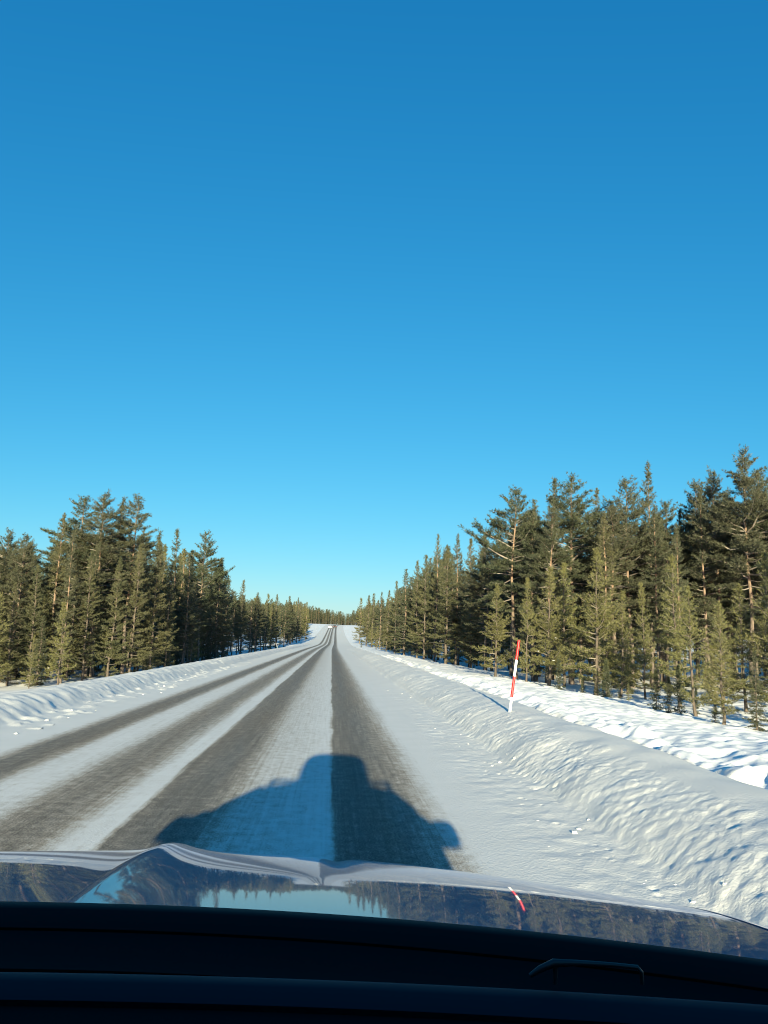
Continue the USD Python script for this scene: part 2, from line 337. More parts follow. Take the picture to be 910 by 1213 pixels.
# bare wheel tracks and packed snow strips across the road: how much snow lies at each lateral offset
lanes = [(-4.3, 1.7), (-4.05, 1.45), (-3.85, 1.0), (-3.66, .60), (-3.48, .24), (-3.22, .22), (-3.08, .44), (-2.96, .76), (-2.75, .84), (-2.58, .74), (-2.46, .52), (-2.32, .33), (-2.1, .29), (-1.93, .38),
         (-1.80, .58), (-1.70, .82), (-1.54, .86), (-1.50, .55), (-1.46, .26), (-1.15, .20), (-.95, .27), (-.84, .44), (-.68, .62), (-.45, .68), (-.2, .74), (0.0, .82), (.05, .72), (.09, .26), (.30, .19), (.50, .24), (.72, .36), (.90, .56), (1.08, .88), (1.22, 1.25), (1.35, 1.7)]
lo, hi = -4.3, 1.35
ROAD = usdkit.material(stage, '/World/Looks/snowy_road', {
    'tc': ('texture_coordinate', {}), 'sx': ('separate_xyz', {}),
    'map1': ('mapping', {'scale': (3.0, 0.35, 1.0)}), 'wob': ('noise_texture', {'scale': 1.0, 'detail': 4.0, 'roughness': 0.6}),
    'wob2': ('math', {'math_type': 'multiply_add', 'value2': 0.19, 'value3': -0.095}),
    'add': ('math', {'math_type': 'add'}),
    'mr': ('map_range', {'from_min': lo, 'from_max': hi, 'to_min': 0.0, 'to_max': 1.0, 'clamp': True}),
    'lane': ('rgb_ramp', {'ramp': [((p - lo) / (hi - lo), (v, v, v)) for p, v in lanes]}),
    # streaks along the road and broken grain
    'map2': ('mapping', {'scale': (34.0, 0.5, 1.0)}), 'streak': ('noise_texture', {'scale': 1.0, 'detail': 5.0, 'roughness': 0.6}),
    'map3': ('mapping', {'scale': (9.0, 8.0, 1.0)}), 'cross': ('noise_texture', {'scale': 1.0, 'detail': 6.0, 'roughness': 0.7}),
    'grain': ('noise_texture', {'scale': 75.0, 'detail': 4.0, 'roughness': 0.8}),
    's1': ('math', {'math_type': 'multiply_add', 'value2': 0.42, 'value3': -0.21}),
    's2': ('math', {'math_type': 'multiply_add', 'value2': 0.75, 'value3': -0.375}),
    's3': ('math', {'math_type': 'multiply_add', 'value2': 1.1, 'value3': -0.55}),
    'a1': ('math', {'math_type': 'add'}), 'a2': ('math', {'math_type': 'add'}), 'a3': ('math', {'math_type': 'add'}),
    'cov': ('map_range', {'range_type': 'smoothstep', 'from_min': 0.08, 'from_max': 0.92, 'to_min': 0.0, 'to_max': 1.0, 'clamp': True}),
    'asph': ('rgb_ramp', {'ramp': [(0.32, (0.046, 0.0455, 0.044)), (0.5, (0.125, 0.122, 0.114)), (0.68, (0.31, 0.30, 0.28))]}),
    'map4': ('mapping', {'scale': (2.2, 0.12, 1.0)}), 'dirtn': ('noise_texture', {'scale': 1.0, 'detail': 3.0}),
    'dirt': ('rgb_ramp', {'ramp': [(0.35, (1.0, 1.0, 1.0)), (0.7, (1.12, 0.97, 0.80))]}),
    'asph2': ('mix_color', {'blend_type': 'multiply', 'fac': 1.0, 'use_clamp': False}),
    'geo': ('geometry', {}), 'sn': ('noise_texture', {'scale': 1.6, 'detail': 5.0, 'roughness': 0.6}), 'sn2': ('noise_texture', {'scale': 45.0, 'detail': 4.0, 'roughness': 0.65}),
    'snow': ('mix_color', {'a': (0.60, 0.595, 0.58), 'b': (0.72, 0.715, 0.70)}),
    'tan': ('rgb_ramp', {'ramp': [(0.0, (1.0, 1.0, 1.0)), (0.35, (0.96, 0.87, 0.76)), (0.75, (1.0, 0.98, 0.95)), (1.0, (1.0, 1.0, 1.0))]}), 'tint': ('mix_color', {'blend_type': 'multiply', 'fac': 1.0, 'use_clamp': False}),
    'bare': ('math', {'math_type': 'subtract', 'value1': 1.0, 'use_clamp': True}),
    'bump2': ('bump', {'strength': 0.32, 'distance': 0.03}),
    'base': ('mix_color', {}),
    'bump': ('bump', {'strength': 1.0, 'distance': 0.022}),
    'p': ('principled_bsdf', {'roughness': 0.75, 'specular_ior_level': 0.25})},
    [('tc.UV', 'sx.vector'), ('tc.UV', 'map1.vector'), ('map1.vector', 'wob.vector'), ('wob.fac', 'wob2.value1'),
     ('sx.x', 'add.value1'), ('wob2.value', 'add.value2'), ('add.value', 'mr.value'), ('mr.result', 'lane.fac'),
     ('tc.UV', 'map2.vector'), ('map2.vector', 'streak.vector'), ('tc.UV', 'map3.vector'), ('map3.vector', 'cross.vector'), ('tc.UV', 'grain.vector'),
     ('streak.fac', 's1.value1'), ('cross.fac', 's2.value1'), ('grain.fac', 's3.value1'),
     ('lane.color', 'a1.value1'), ('s1.value', 'a1.value2'), ('a1.value', 'a2.value1'), ('s2.value', 'a2.value2'), ('a2.value', 'a3.value1'), ('s3.value', 'a3.value2'),
     ('a3.value', 'cov.value'), ('grain.fac', 'asph.fac'), ('tc.UV', 'map4.vector'), ('map4.vector', 'dirtn.vector'), ('dirtn.fac', 'dirt.fac'),
     ('asph.color', 'asph2.a'), ('dirt.color', 'asph2.b'), ('geo.position', 'sn.vector'), ('sn.fac', 'snow.fac'), ('geo.position', 'sn2.vector'), ('sn2.fac', 'bump2.height'), ('bump.normal', 'bump2.normal'), ('cov.result', 'tan.fac'), ('cov.result', 'bare.value2'), ('bare.value', 'bump.strength'), ('base.result', 'tint.a'), ('tan.color', 'tint.b'),
     ('cov.result', 'base.fac'), ('asph2.result', 'base.a'), ('snow.result', 'base.b'), ('tint.result', 'p.base_color'),
     ('grain.fac', 'bump.height'), ('bump2.normal', 'p.normal')], surface='p.BSDF')
tag(obj('road', sheet(P), ROAD, smooth=True, uv=uv), kind='structure')

Ybank = np.concatenate([steps((-40, 2, 1.0), (2, 3.5, .06), (3.5, 14, .024), (14, 26, .05), (26, 60, .12)), steps((60.3, 130, .5), (130, 700, 3.0))])
Ubank = steps((1.15, 1.6, .04), (1.6, 3.0, .020), (3.0, 4.5, .05))
def bank(P):
    return obj('snow_bank', sheet(P), ROAD, smooth=True, uv=np.stack([P[..., 0] - ROADX(P[..., 1]), P[..., 1]], -1).reshape(-1, 2))
tag(bank(strip(Ubank, Ybank, 0, lambda U: -np.clip((U - 1.25) / .1, -1, 1) * .004)), kind='structure')
Yl = np.concatenate([steps((-40, 6, 2.0), (6, 40, .07), (40, 90, .16)), steps((90.5, 200, .6), (200, 700, 3.0))])
Ul = steps((4.1, 4.65, .05), (4.65, 5.6, .045), (5.6, 7.0, .12))
tag(bank(strip(-Ul, Yl, 0, lambda U: -np.clip((-U - 4.2) / .1, -1, 1) * .004)), kind='structure')
Yr = np.concatenate([steps((-40, 6, 2.0), (6, 34, .075), (34, 70, .2)), steps((70.5, 240, 1.0), (240, 700, 4.0), (700, 2500, 60.0))])
Ur = steps((4.4, 10, .075), (10, 20, .35), (20, 60, 2.0), (60, 1200, 40.0))
tag(obj('snowy_ground', sheet(strip(Ur, Yr, 0, lambda U: .012 * (U < 4.47))), SNOW_FIELD, smooth=True), kind='structure')
Yg = np.concatenate([steps((-40, 20, 3.0), (20, 140, .4)), steps((140.8, 240, 1.0), (240, 700, 4.0), (700, 2500, 60.0))])
Ug = steps((6.9, 16, .3), (16, 60, 2.0), (60, 1200, 40.0))
tag(obj('snowy_ground', sheet(strip(-Ug, Yg, 0, lambda U: .012 * (U > -7.1))), SNOW_FIELD, smooth=True), kind='structure')
# the far end beyond the bend: one plain sheet between the verges
tag(obj('snowy_ground', sheet(strip(np.linspace(-7, 4.6, 13), steps((638, 700, 6), (700, 2500, 60.0)), -.03)), SNOW_FIELD, smooth=True), kind='structure')

# crumbs of ploughed snow on the shoulder
rng = np.random.default_rng(5)
crumbs = []
for k in range(75):
    side = rng.random() < .72
    if side:
        y = 3.2 + 22 * rng.random() ** 1.6
        u = 2.0 + rng.normal() * .17 - .25 * (rng.random() < .3)
        if u > 2.3: u = 2.3 - rng.random() * .3
    else:
        y = 8 + 22 * rng.random(); u = -4.35 + rng.normal() * .14
    s = (.007 + .016 * rng.random() ** 3) * (1 if side else 1.5)
    b = trimesh.creation.icosphere(1, 1.0)
    b.vertices *= (1 + .55 * (rng.random((len(b.vertices), 1)) - .5)) * s * np.array([1.2, 1.0, .75]) 
    b.apply_transform(trimesh.transformations.rotation_matrix(rng.random() * 6.28, [0, 0, 1]))
    b.apply_translation([u + float(ROADX(y)), y, float(H(u, y)) + s * .15])
    crumbs.append(b)
tag(obj('snow_crumbs', cat(*crumbs), SNOW_BANK), 'loose white crumbs of ploughed snow strewn along the shoulders', 'snow', kind='stuff')

# ------------------------------------------------------------------ trees
def perp(d, rng):
    r = rng.normal(size=d.shape)
    c = np.cross(d, r)
    return c / (np.linalg.norm(c, axis=-1, keepdims=True) + 1e-9)

def make_tree(kind, height, seed, lod=1.0):
    """(trunk, branches, needles, snow) of one tree of the given height, its foot at the origin."""
    rng = np.random.default_rng(seed)
    S = dict(
        tall=dict(base=.34, R=.185, gap=.30, n=(4, 6), e0=-14, e1=44, twig=.115, tuft=.10, blade=.125, w=.024, nb=9, r0=.0098, s0=.36, skip=.15, wob=10),
        mid=dict(base=.06, R=.135, gap=.285, n=(3, 6), e0=-4, e1=48, twig=.11, tuft=.10, blade=.125, w=.025, nb=9, r0=.0090, s0=.30, skip=.16, wob=10),
        slim=dict(base=.24, R=.098, gap=.24, n=(3, 5), e0=-10, e1=50, twig=.10, tuft=.09, blade=.11, w=.024, nb=9, r0=.0092, s0=.25, skip=.14, wob=11),
        young=dict(base=.10, R=.205, gap=.23, n=(3, 6), e0=4, e1=52, twig=.10, tuft=.085, blade=.10, w=.019, nb=9, r0=.0110, s0=.24, skip=.2, wob=13),
        spruce=dict(base=.03, R=.17, gap=.19, n=(5, 7), e0=-22, e1=35, twig=.085, tuft=.075, blade=.075, w=.024, nb=8, r0=.012, s0=.22, skip=.06, wob=7))[kind]
    zz = np.linspace(0, 1, 14)
    bend = np.cumsum(rng.normal(size=(14, 2)) * .0035, 0) * height
    tr = np.column_stack([bend, zz * height]); tr[0, :2] = 0
    rad = height * S['r0'] * ((1 - zz) ** .8 * .93 + .035) * (1 + .35 * np.exp(-zz * 30))
    trunk = tube(tr, rad, 8)
    axis = lambda z: np.array([np.interp(z, tr[:, 2], tr[:, 0]), np.interp(z, tr[:, 2], tr[:, 1]), z])
    bt, P, D = [], [], []
    z = S['base'] * height
    z0 = z
    lop = rng.random() * 6.28
    while z < height * .985:
        t = (z - z0) / (height - z0)
        if kind == 'tall':
            L = min(1, (1 - t) * 1.5 + .09) * (.6 + .4 * min(1, t / .3))
        elif kind == 'slim':
            L = min(1, (1 - t) * 1.35 + .12) * (.7 + .3 * min(1, t / .2))
        elif kind == 'mid':
            L = ((1 - t) ** .8 * .95 + .07) * (.65 + .35 * min(1, t / .15))
        elif kind == 'young':
            L = ((1 - t) ** .95 * 1.08 + .05) * (.7 + .3 * min(1, t / .1))
        else:
            L = (1 - t) ** .9 * .97 + .04
        n = rng.integers(S['n'][0], S['n'][1] + 1)
        a0 = rng.random() * 6.28
        for k in range(n):
            if rng.random() < S['skip']:
                continue
            az = a0 + k * 6.283 / n + rng.normal() * .25
            l = height * S['R'] * L * rng.uniform(.5, 1.22) * (1 + (.22 if kind == 'tall' else .1) * math.cos(az - lop))
            el = math.radians(S['e0'] + (S['e1'] - S['e0']) * t ** 1.3 + rng.normal() * S['wob'])
            zb = z + rng.normal() * S['gap'] * .25
            p0 = axis(min(zb, height * .99))
            hd = np.array([math.cos(az), math.sin(az), 0])
            s = np.linspace(0, 1, 5)
            rise = math.sin(el) * l * s + (.16 if kind != 'spruce' else .10) * l * s ** 2 - (.0 if kind != 'spruce' else .04) * l * s
            pts = p0 + hd * (math.cos(el) * l * s)[:, None] + np.array([0, 0, 1.0]) * rise[:, None]
            pts[1:] += rng.normal(size=(4, 3)) * l * .03
            br = max(.004, .018 * l) 
            bt.append(tube(pts, np.linspace(br, .003, 5), 3, False))
            # twigs along the branch
            m = max(2, int(l / S['twig'] * lod ** .5))
            s0 = S['s0']
            ss = np.linspace(s0, 1, m) + rng.normal(size=m) * .03
            for i, q in enumerate(np.clip(ss, 0, 1)):
                pb = np.array([np.interp(q, s, pts[:, c]) for c in range(3)])
                bd = pts[-1] - pts[0]; bd = bd / np.linalg.norm(bd)
                side = np.cross(bd, [0, 0, 1.0]); side /= np.linalg.norm(side) + 1e-9
                for sg in ((-1, 1) if q < .97 else (0,)):
                    td = bd * .75 + side * sg * .8 + np.array([0, 0, (.25 if kind != 'spruce' else -.22)]) + rng.normal(size=3) * .18
                    td /= np.linalg.norm(td)
                    tl = l * (.34 * (1 - q) + .10) * rng.uniform(.6, 1.2)
                    kk = max(1, int(round(tl / S['tuft'] * lod ** .5)))
                    for w in range(kk):
                        P.append(pb + td * tl * (w + .6 * rng.random() + .2) / kk); D.append(td + np.array([0, 0, .25 if kind != 'spruce' else 0]))
        z += S['gap'] * rng.uniform(.75, 1.25) * (1 - .5 * t) * (height / 9.0 if kind in ('tall', 'mid', 'slim') else height / 4.5) ** .55
    # leading shoot
    for zt in np.arange(height * .95, height * 1.0, .05):
        P.append(axis(min(zt, height))); D.append(np.array([0, 0, 1.0]))
    if kind in ('tall', 'slim'):   # dead bare snags under the crown
        for k in range(9):
            zb = rng.uniform(.14, S['base']) * height; az = rng.random() * 6.28; l = rng.uniform(.3, 1.0)
            p0 = axis(zb); hd = np.array([math.cos(az), math.sin(az), -.15])
            bt.append(tube([p0, p0 + hd * l * .5 + [0, 0, .03], p0 + hd * l], [.012, .008, .003], 3, False))
    P, D = np.array(P), np.array(D)
    D /= np.linalg.norm(D, axis=1, keepdims=True)
    nb = S['nb'] if lod >= 1 else max(3, int(S['nb'] * .55))
    Pp, Dd = np.repeat(P, nb, 0), np.repeat(D, nb, 0)
    d = Dd + rng.normal(size=Dd.shape) * (.55 if kind != 'spruce' else .5)
    d /= np.linalg.norm(d, axis=1, keepdims=True)
    Pp = Pp + rng.normal(size=Pp.shape) * S['tuft'] * .25
    ln = S['blade'] * rng.uniform(.6, 1.25, (len(Pp), 1)) * (1 if lod >= 1 else 1.5)
    w = S['w'] * rng.uniform(.7, 1.3, (len(Pp), 1)) * (1 if lod >= 1 else 1.7)
    sd = perp(d, rng)
    v = np.stack([Pp - sd * w / 2 + d * ln * .1, Pp + sd * w / 2 + d * ln * .1, Pp + d * ln], 1).reshape(-1, 3)
    needles = trimesh.Trimesh(v, np.arange(len(v)).reshape(-1, 3), process=False)
    # snow left on the lower boughs
    low = np.nonzero((P[:, 2] < height * .45) & (rng.random(len(P)) < .013))[0]
    blobs = []
    for i in low[:260]:
        b = trimesh.creation.icosphere(0, 1.0)
        b.vertices *= np.array([.045, .045, .018]) * rng.uniform(.5, 1.2) * (1 + .3 * rng.normal(size=(len(b.vertices), 1)))
        b.apply_translation(P[i] + [0, 0, .03]); blobs.append(b)
    return trunk, cat(*bt), needles, (cat(*blobs) if blobs else None)

CLASSES = {}
def tree_class(key, kind, height, seed, bark, needles, snow=False, lod=1.0):
    root = stage.CreateClassPrim(f'/World/Looks/{key}') if False else stage.CreateClassPrim(f'/{key}')
    root.SetTypeName('Xform')
    t, b, n, s = make_tree(kind, height, seed, lod)
    CLASSES[key] = (root.GetPath(), height)
    usdkit.mesh(stage, f'/{key}/trunk', t, bark, smooth=True)
    usdkit.mesh(stage, f'/{key}/branches', b, TWIG)
    usdkit.mesh(stage, f'/{key}/crown', n, needles)
    if snow and s is not None:
        tag(usdkit.mesh(stage, f'/{key}/snow', s, SNOW_TUFT).GetPrim(), kind='stuff')
for i in range(5):
    tree_class(f'tall_pine_{"abcde"[i]}', 'tall', 10.0, 100 + i, BARK_PINE, NEEDLE_TALL)
for i in range(4):
    tree_class(f'mid_pine_{"abcd"[i]}', 'mid', 9.0, 200 + i, BARK_PINE if i % 2 else BARK_DARK, (NEEDLE_MID, NEEDLE_TALL, NEEDLE_MID, NEEDLE_YOUNG)[i])
for i in range(3):
    tree_class(f'slim_pine_{"abc"[i]}', 'slim', 9.5, 250 + i, BARK_PINE, NEEDLE_MID if i == 1 else NEEDLE_TALL)
for i in range(4):
    tree_class(f'young_pine_{"abcd"[i]}', 'young', 4.5, 300 + i, BARK_DARK, NEEDLE_YOUNG, snow=i % 2 == 0)
for i in range(3):
    tree_class(f'spruce_{"abc"[i]}', 'spruce', 5.0 if i < 2 else 2.0, 400 + i, BARK_DARK, NEEDLE_SPRUCE, snow=True)

TREES = []
TREE_COUNT = {}
trng = np.random.default_rng(77)
def plant(key, x, y, height, label, group=None, category='tree'):
    path, h0 = CLASSES[key]
    kind = {'t': 'pine_tree', 'm': 'pine_tree', 'y': 'young_pine', 's': 'spruce_tree'}[key[0]]
    if key.startswith('slim'): kind = 'pine_tree'
    s = height / h0
    wid = s * trng.uniform(.8, 1.18)
    if key[0] in 'tm':
        wid = s * trng.uniform(.95, 1.3)
    if key[0] == 'y':
        wid = s * trng.uniform(.75, 1.28)
    p = xform(kind, (x, y, float(base_height(x, y) + relief(x, y)) - .05), trng.random() * 360, (wid, wid, s))
    p.GetReferences().AddInternalReference(path)
    p.SetInstanceable(True)
    tag(p, label, category, group)
    TREES.append((x, y, height))
    return p

def plant_px(key, px, py, d, label, group=None):
    """Plants a tree whose tip is seen at (px, py) of the photograph and that stands d metres ahead."""
    top = at_depth(px, py, d)
    g = float(H(top[0], d))
    return plant(key, top[0], d, top[2] - g, label, group)

L_ = 'slim_pine_'
T, M_, Y_, S_ = 'tall_pine_', 'mid_pine_', 'young_pine_', 'spruce_'
KEY = [
    # right side: tall pines at the back
    (T+'a', 612, 576, 37, 'tall ragged-crowned pine at the left end of the tall stand right of the road'),
    (M_+'b', 632, 592, 36, 'bushy full-crowned pine between two taller pines, just above the snow pole'),
    (L_+'a', 653, 566, 41, 'slim pointed pine tip rising behind broader pines above the snow pole'),
    (T+'b', 676, 563, 36, 'broad tall pine with the densest crown of the stand, right of the slim pointed tip'),
    (L_+'b', 706, 578, 39, 'narrow dark pine standing alone against the sky next to the broad tall pine'),
    (T+'c', 724, 592, 38, 'shorter round-topped pine between the narrow dark pine and the thin open pine'),
    (T+'d', 745, 565, 35, 'thin open-crowned pine with sky showing through its grey top'),
    (L_+'c', 768, 547, 35, 'slender pine with a sharp spire and a bare pinkish trunk below'),
    (T+'e', 786, 592, 36, 'dark pine shouldering the right side of the sharp spired pine'),
    (L_+'a', 808, 602, 38, 'low airy pine in the dip of the skyline on the right'),
    (T+'d', 826, 569, 37, 'dark pine with a visible straight trunk left of the tallest pine'),
    (T+'c', 848, 558, 34, 'pine with dark horizontal boughs pressed against the tallest pine'),
    (T+'b', 880, 531, 31, 'tallest pine of all, its sunlit pink trunk bare up the middle, near the right edge'),
    (T+'e', 909, 556, 33, 'pine cut by the right edge of the view beside the tallest pine'),
    (T+'a', 945, 560, 31, None), (T+'c', 985, 560, 30, None),
    # right side: young pines in front
    (Y_+'a', 588, 690, 34, 'yellow-green young pine just left of the red and white snow pole'),
    (Y_+'b', 624, 684, 31, 'young pine directly behind the top of the red and white snow pole'),
    (Y_+'c', 650, 672, 31, 'slim young pine right behind the snow pole and its neighbour'),
    (Y_+'d', 668, 668, 32, 'thin yellowish young pine left of the biggest bushy one'),
    (Y_+'a', 704, 648, 27, 'biggest bushy young pine, bright yellow-green to the ground'),
    (Y_+'b', 733, 700, 26.5, 'short young pine tucked against the right flank of the biggest bushy one'),
    (Y_+'c', 762, 690, 27, 'shaded young pine in front of the pink trunk of the spired pine'),
    (Y_+'d', 801, 658, 23, 'bright yellow-green slender pine lit by the sun in front of the skyline dip'),
    (Y_+'b', 820, 694, 20.5, 'narrow dark young pine with a thin stem right of the bright slender one'),
    (Y_+'c', 852, 716, 16.5, 'nearest young pine with a bare stem at its foot, by the right edge'),
    (Y_+'a', 878, 690, 22, 'young pine standing in front of the foot of the tallest pine'),
    (Y_+'d', 903, 655, 21, 'sunlit young pine reaching out of view at the right edge'),
    (S_+'c', 776, 792, 19.6, 'knee-high left spruce sapling of the pair on the snow slope'),
    (S_+'c', 791, 800, 19.0, 'knee-high right spruce sapling of the pair on the snow slope'),
    (S_+'a', 893, 768, 15.6, 'small dark layered spruce at the right edge, lowest boughs on the snow'),
    (S_+'b', 742, 740, 30, 'dark little spruce in the gap right of the biggest bushy young pine'),
    (M_+'a', 930, 640, 20, None), (Y_+'a', 945, 680, 17, None),
    # right side: the row running away from the pole
    (M_+'a', 577, 630, 50, 'nearest pine of the receding right-hand row, beside the tall stand'),
    (M_+'c', 560, 638, 52, 'olive pine second in the receding right-hand row'),
    (L_+'c', 543, 632, 54, 'pine with a long bare sunlit trunk in the receding right-hand row'),
    (M_+'a', 531, 645, 53, 'wide-skirted bushy pine in the middle of the receding right-hand row'),
    (L_+'b', 518, 632, 62, 'thin pine tip standing highest above the middle of the right-hand row'),
    (M_+'c', 505, 657, 63, 'full olive pine left of the thin tip in the right-hand row'),
    (M_+'a', 497, 664, 67, 'rounded pine before the step down of the right-hand row'),
    (M_+'b', 482, 674, 76, 'pointed pine where the right-hand row steps down towards the hill'),
    (M_+'c', 470, 688, 88, 'dense pine just beyond the pointed one on the right of the road'),
    (M_+'a', 460, 699, 102, 'small-looking pine near the far end of the right-hand row'),
    (L_+'a', 452, 701, 130, 'far pine with a thin spike at the end of the right-hand row'),
    (M_+'c', 443, 703, 160, 'far brownish pine by the foot of the road hill, right side'),
    (M_+'a', 436, 705, 185, 'last big pine before the open snow slope right of the far road'),
    (M_+'d', 428, 708, 215, 'farthest pine on the right edge of the road clearing'),
    (Y_+'b', 447, 742, 120, 'light green young pine low at the far end of the right-hand row'),
    (Y_+'d', 441, 738, 150, 'light green young pine by the open slope at the far right verge'),
    # left side
    (T+'b', 10, 627, 39, 'pine at the left edge with the skyline top of a pair'),
    (T+'d', 31, 632, 37, 'pine with a flat brownish top, second from the left edge'),
    (L_+'b', 76, 607, 39, 'pointed pine with the cone-shaped top left of the tall left-hand group'),
    (T+'e', 101, 589, 42, 'pine with a long pale trunk and open crown, left of the highest left-hand pine'),
    (T+'c', 129, 586, 41, 'highest pine of the left-hand group, crown broken into clumps'),
    (L_+'c', 146, 588, 46, 'dark pine half hidden between two tall pines of the left-hand group'),
    (T+'b', 163, 587, 42, 'tall pine with boughs reaching right, at the right end of the left-hand group'),
    (L_+'a', 212, 626, 60, 'lone pine with a small round top left of the tall tiered pine'),
    (T+'d', 246, 629, 66, 'tiered pine with long boughs reaching out towards the road on the left'),
    (M_+'b', 226, 655, 56, 'olive pine filling the gap between the round-topped and the tiered pine'),
    (M_+'c', 263, 662, 76, 'dark full pine on the road side of the tiered pine'),
    (M_+'a', 290, 687, 100, 'dark pointed pine standing apart where the left forest drops'),
    (M_+'b', 306, 702, 118, 'brown-green pine just beyond the dark pointed one on the left'),
    (M_+'d', 318, 703, 135, 'far left pine with pale bare lower trunk'),
    (M_+'a', 330, 704, 150, 'far left pine in the even row before the hill'),
    (M_+'c', 343, 706, 172, 'dense far left pine next to the blue shaded snow bank on the hill'),
    (M_+'b', 354, 708, 195, 'far left pine at the edge of the hill clearing'),
    (M_+'d', 364, 713, 230, 'last left pine before the open road cut on the hill'),
    (M_+'a', 22, 690, 35, 'olive bushy pine in front of the pair at the left edge'),
    (M_+'c', 48, 668, 36, 'olive pine in the front row below the cone-shaped top'),
    (M_+'a', 92, 668, 38, 'sunlit olive pine in front of the long pale trunk'),
    (M_+'c', 112, 652, 38, 'sunlit pine in the front row below the highest left-hand pine'),
    (M_+'a', 140, 660, 38.5, 'broad olive pine in the middle of the front row on the left'),
    (M_+'c', 167, 645, 40, 'olive pine below the boughs of the right end of the left-hand group'),
    (M_+'a', 190, 640, 43, 'full olive pine closing the front row towards the road'),
    (M_+'a', 205, 668, 46, 'shaded pine behind the end of the left front row'),
    (Y_+'c', 332, 752, 165, 'pale yellow-green young pine low at the foot of the far left trees'),
]
for key, px, py, d, label in KEY:
    if label is None:
        label, grp = 'pine standing beyond the right edge of the view', 'pines just outside the right edge'
    else:
        grp = None
    plant_px(key, px, py, d, label, grp)

SKYLINE = np.array([(-400, 640), (0, 642), (20, 636), (45, 655), (60, 628), (75, 616), (100, 600), (165, 600), (186, 645), (212, 640), (228, 660), (245, 645), (262, 670), (275, 702), (290, 697), (305, 706), (350, 709), (365, 714), (380, 718), (415, 724),
                    (424, 712), (450, 706), (470, 696), (482, 682), (500, 667), (518, 648), (590, 640), (600, 610), (612, 592), (635, 603), (655, 585), (690, 588), (700, 603), (760, 575), (770, 568), (790, 603), (810, 615), (845, 578), (880, 555), (910, 565), (1400, 560)], float)

def capped(x, y, want):
    g = float(base_height(x, y))
    px, _ = to_pix((x, y, g))
    lim = np.interp(px, SKYLINE[:, 0], SKYLINE[:, 1]) + 2 + trng.random() ** 1.4 * (9 if y < 500 else 15)
    d = at_depth(px, lim, y)
    return min(want, d[2] - g)

def free(x, y, r):
    return all((x - a) ** 2 + (y - b) ** 2 > r * r for a, b, _ in TREES)

def treeline_left(y):  return np.interp(y, [34, 60, 100, 170, 230, 300, 420, 520], [-11.5, -10.5, -10.8, -9.4, -9.6, -11.5, -16, -17])
def treeline_right(y): return np.interp(y, [14, 20, 30, 50, 100, 180, 250, 420, 520], [10.5, 9.6, 9.2, 8.6, 8.0, 9.4, 11, 15, 16])

def scatter(n, side, y0, y1, depth, labels, group, keys, hr, gap, power=1.0):
    made = tries = 0
    while made < n and tries < n * 40:
        tries += 1
        y = y0 + (y1 - y0) * trng.random() ** power
        off = depth * trng.random() ** 1.2
        x = (treeline_left(y) - off if side < 0 else treeline_right(y) + off) + float(ROADX(y))
        if not free(x, y, gap):
            continue
        want = trng.uniform(*hr)
        h = capped(x, y, want)
        if h < 2.2:
            continue
        key = keys[trng.integers(len(keys))]
        if h < 4.5 and key[0] == 't':
            key = 'mid_pine_' + 'abcd'[trng.integers(4)]
        look = {'t': 'long-trunked open pine', 'm': 'full-branched pine', 'l': 'narrow spire-shaped pine', 'y': 'bushy young pine', 'p': 'dark spruce'}['l' if key.startswith('slim') else 'p' if key[0] == 's' else key[0]]
        where = labels if isinstance(labels, str) else [w for lim, w in labels if y <= lim][0]
        plant(key, x, y, h, f'{look} {where}', f'{look}s {where}')
        made += 1

LT = [T + c for c in 'abcde'] + [M_ + c for c in 'abcd'] + [L_ + c for c in 'abcabc']
scatter(64, -1, 35, 62, 11, [(46, 'filling the sunlit front of the left-hand forest'), (99, 'filling the left-hand forest where its light front turns into shade')], 'filling pines of the left forest front', [M_ + c for c in 'abcd'] + [L_ + c for c in 'abc'] + [T + 'a', T + 'c'], (4.5, 9.5), 1.3)
scatter(58, -1, 60, 190, 7, [(85, 'in the shaded left-hand forest below the tiered pine'), (125, 'in the shaded left-hand forest around the dark pointed pine'), (999, 'in the far low stretch of the left-hand forest')], 'pines of the shaded left forest', LT, (9, 13), 1.7, 1.3)
scatter(40, 1, 30, 48, 14, [(39, 'within the tall stand right of the road'), (99, 'deep at the back of the tall stand right of the road')], 'back pines of the right stand', [T + c for c in 'abcde'] + [M_ + 'b', M_ + 'd'] + [L_ + c for c in 'abc'], (7.5, 11), 1.5)
scatter(11, 1, 18, 30, 12, [(22, 'on the shaded snow near the right edge'), (99, 'on the shaded snow behind the front young pines at right')], 'low pines on the shaded snow at right', [Y_ + c for c in 'abcd'] + [S_ + 'b'], (2.0, 4.6), 1.3)
for k in range(15):
    y = 15 + 15 * trng.random() ** 1.3
    x = float(treeline_right(y)) - 1.7 + 2.4 * trng.random()
    hh = trng.uniform(.35, 1.3)
    sm = hh < .75
    plant('spruce_c' if trng.random() < .6 else 'young_pine_' + 'abcd'[k % 4], x, y, hh, ('tiny sapling poking' if sm else 'small sapling standing') + ' out of the snow edge before the right-hand young pines', ('tiny' if sm else 'small') + ' saplings on the right snow edge')
scatter(50, 1, 48, 185, 7, [(75, 'behind the front of the receding right-hand row'), (115, 'in the middle of the receding right-hand row'), (999, 'at the low far end of the receding right-hand row')], 'pines of the receding right row', LT, (9, 13), 1.7, 1.3)
scatter(56, -1, 190, 470, 7, 'lining the left edge of the far hill clearing', 'far pines left of the hill road', [M_ + c for c in 'abcd'], (10, 14), 2.2)
scatter(46, 1, 185, 470, 7, 'lining the right edge of the far hill clearing', 'far pines right of the hill road', [M_ + c for c in 'abcd'], (10, 14), 2.2)

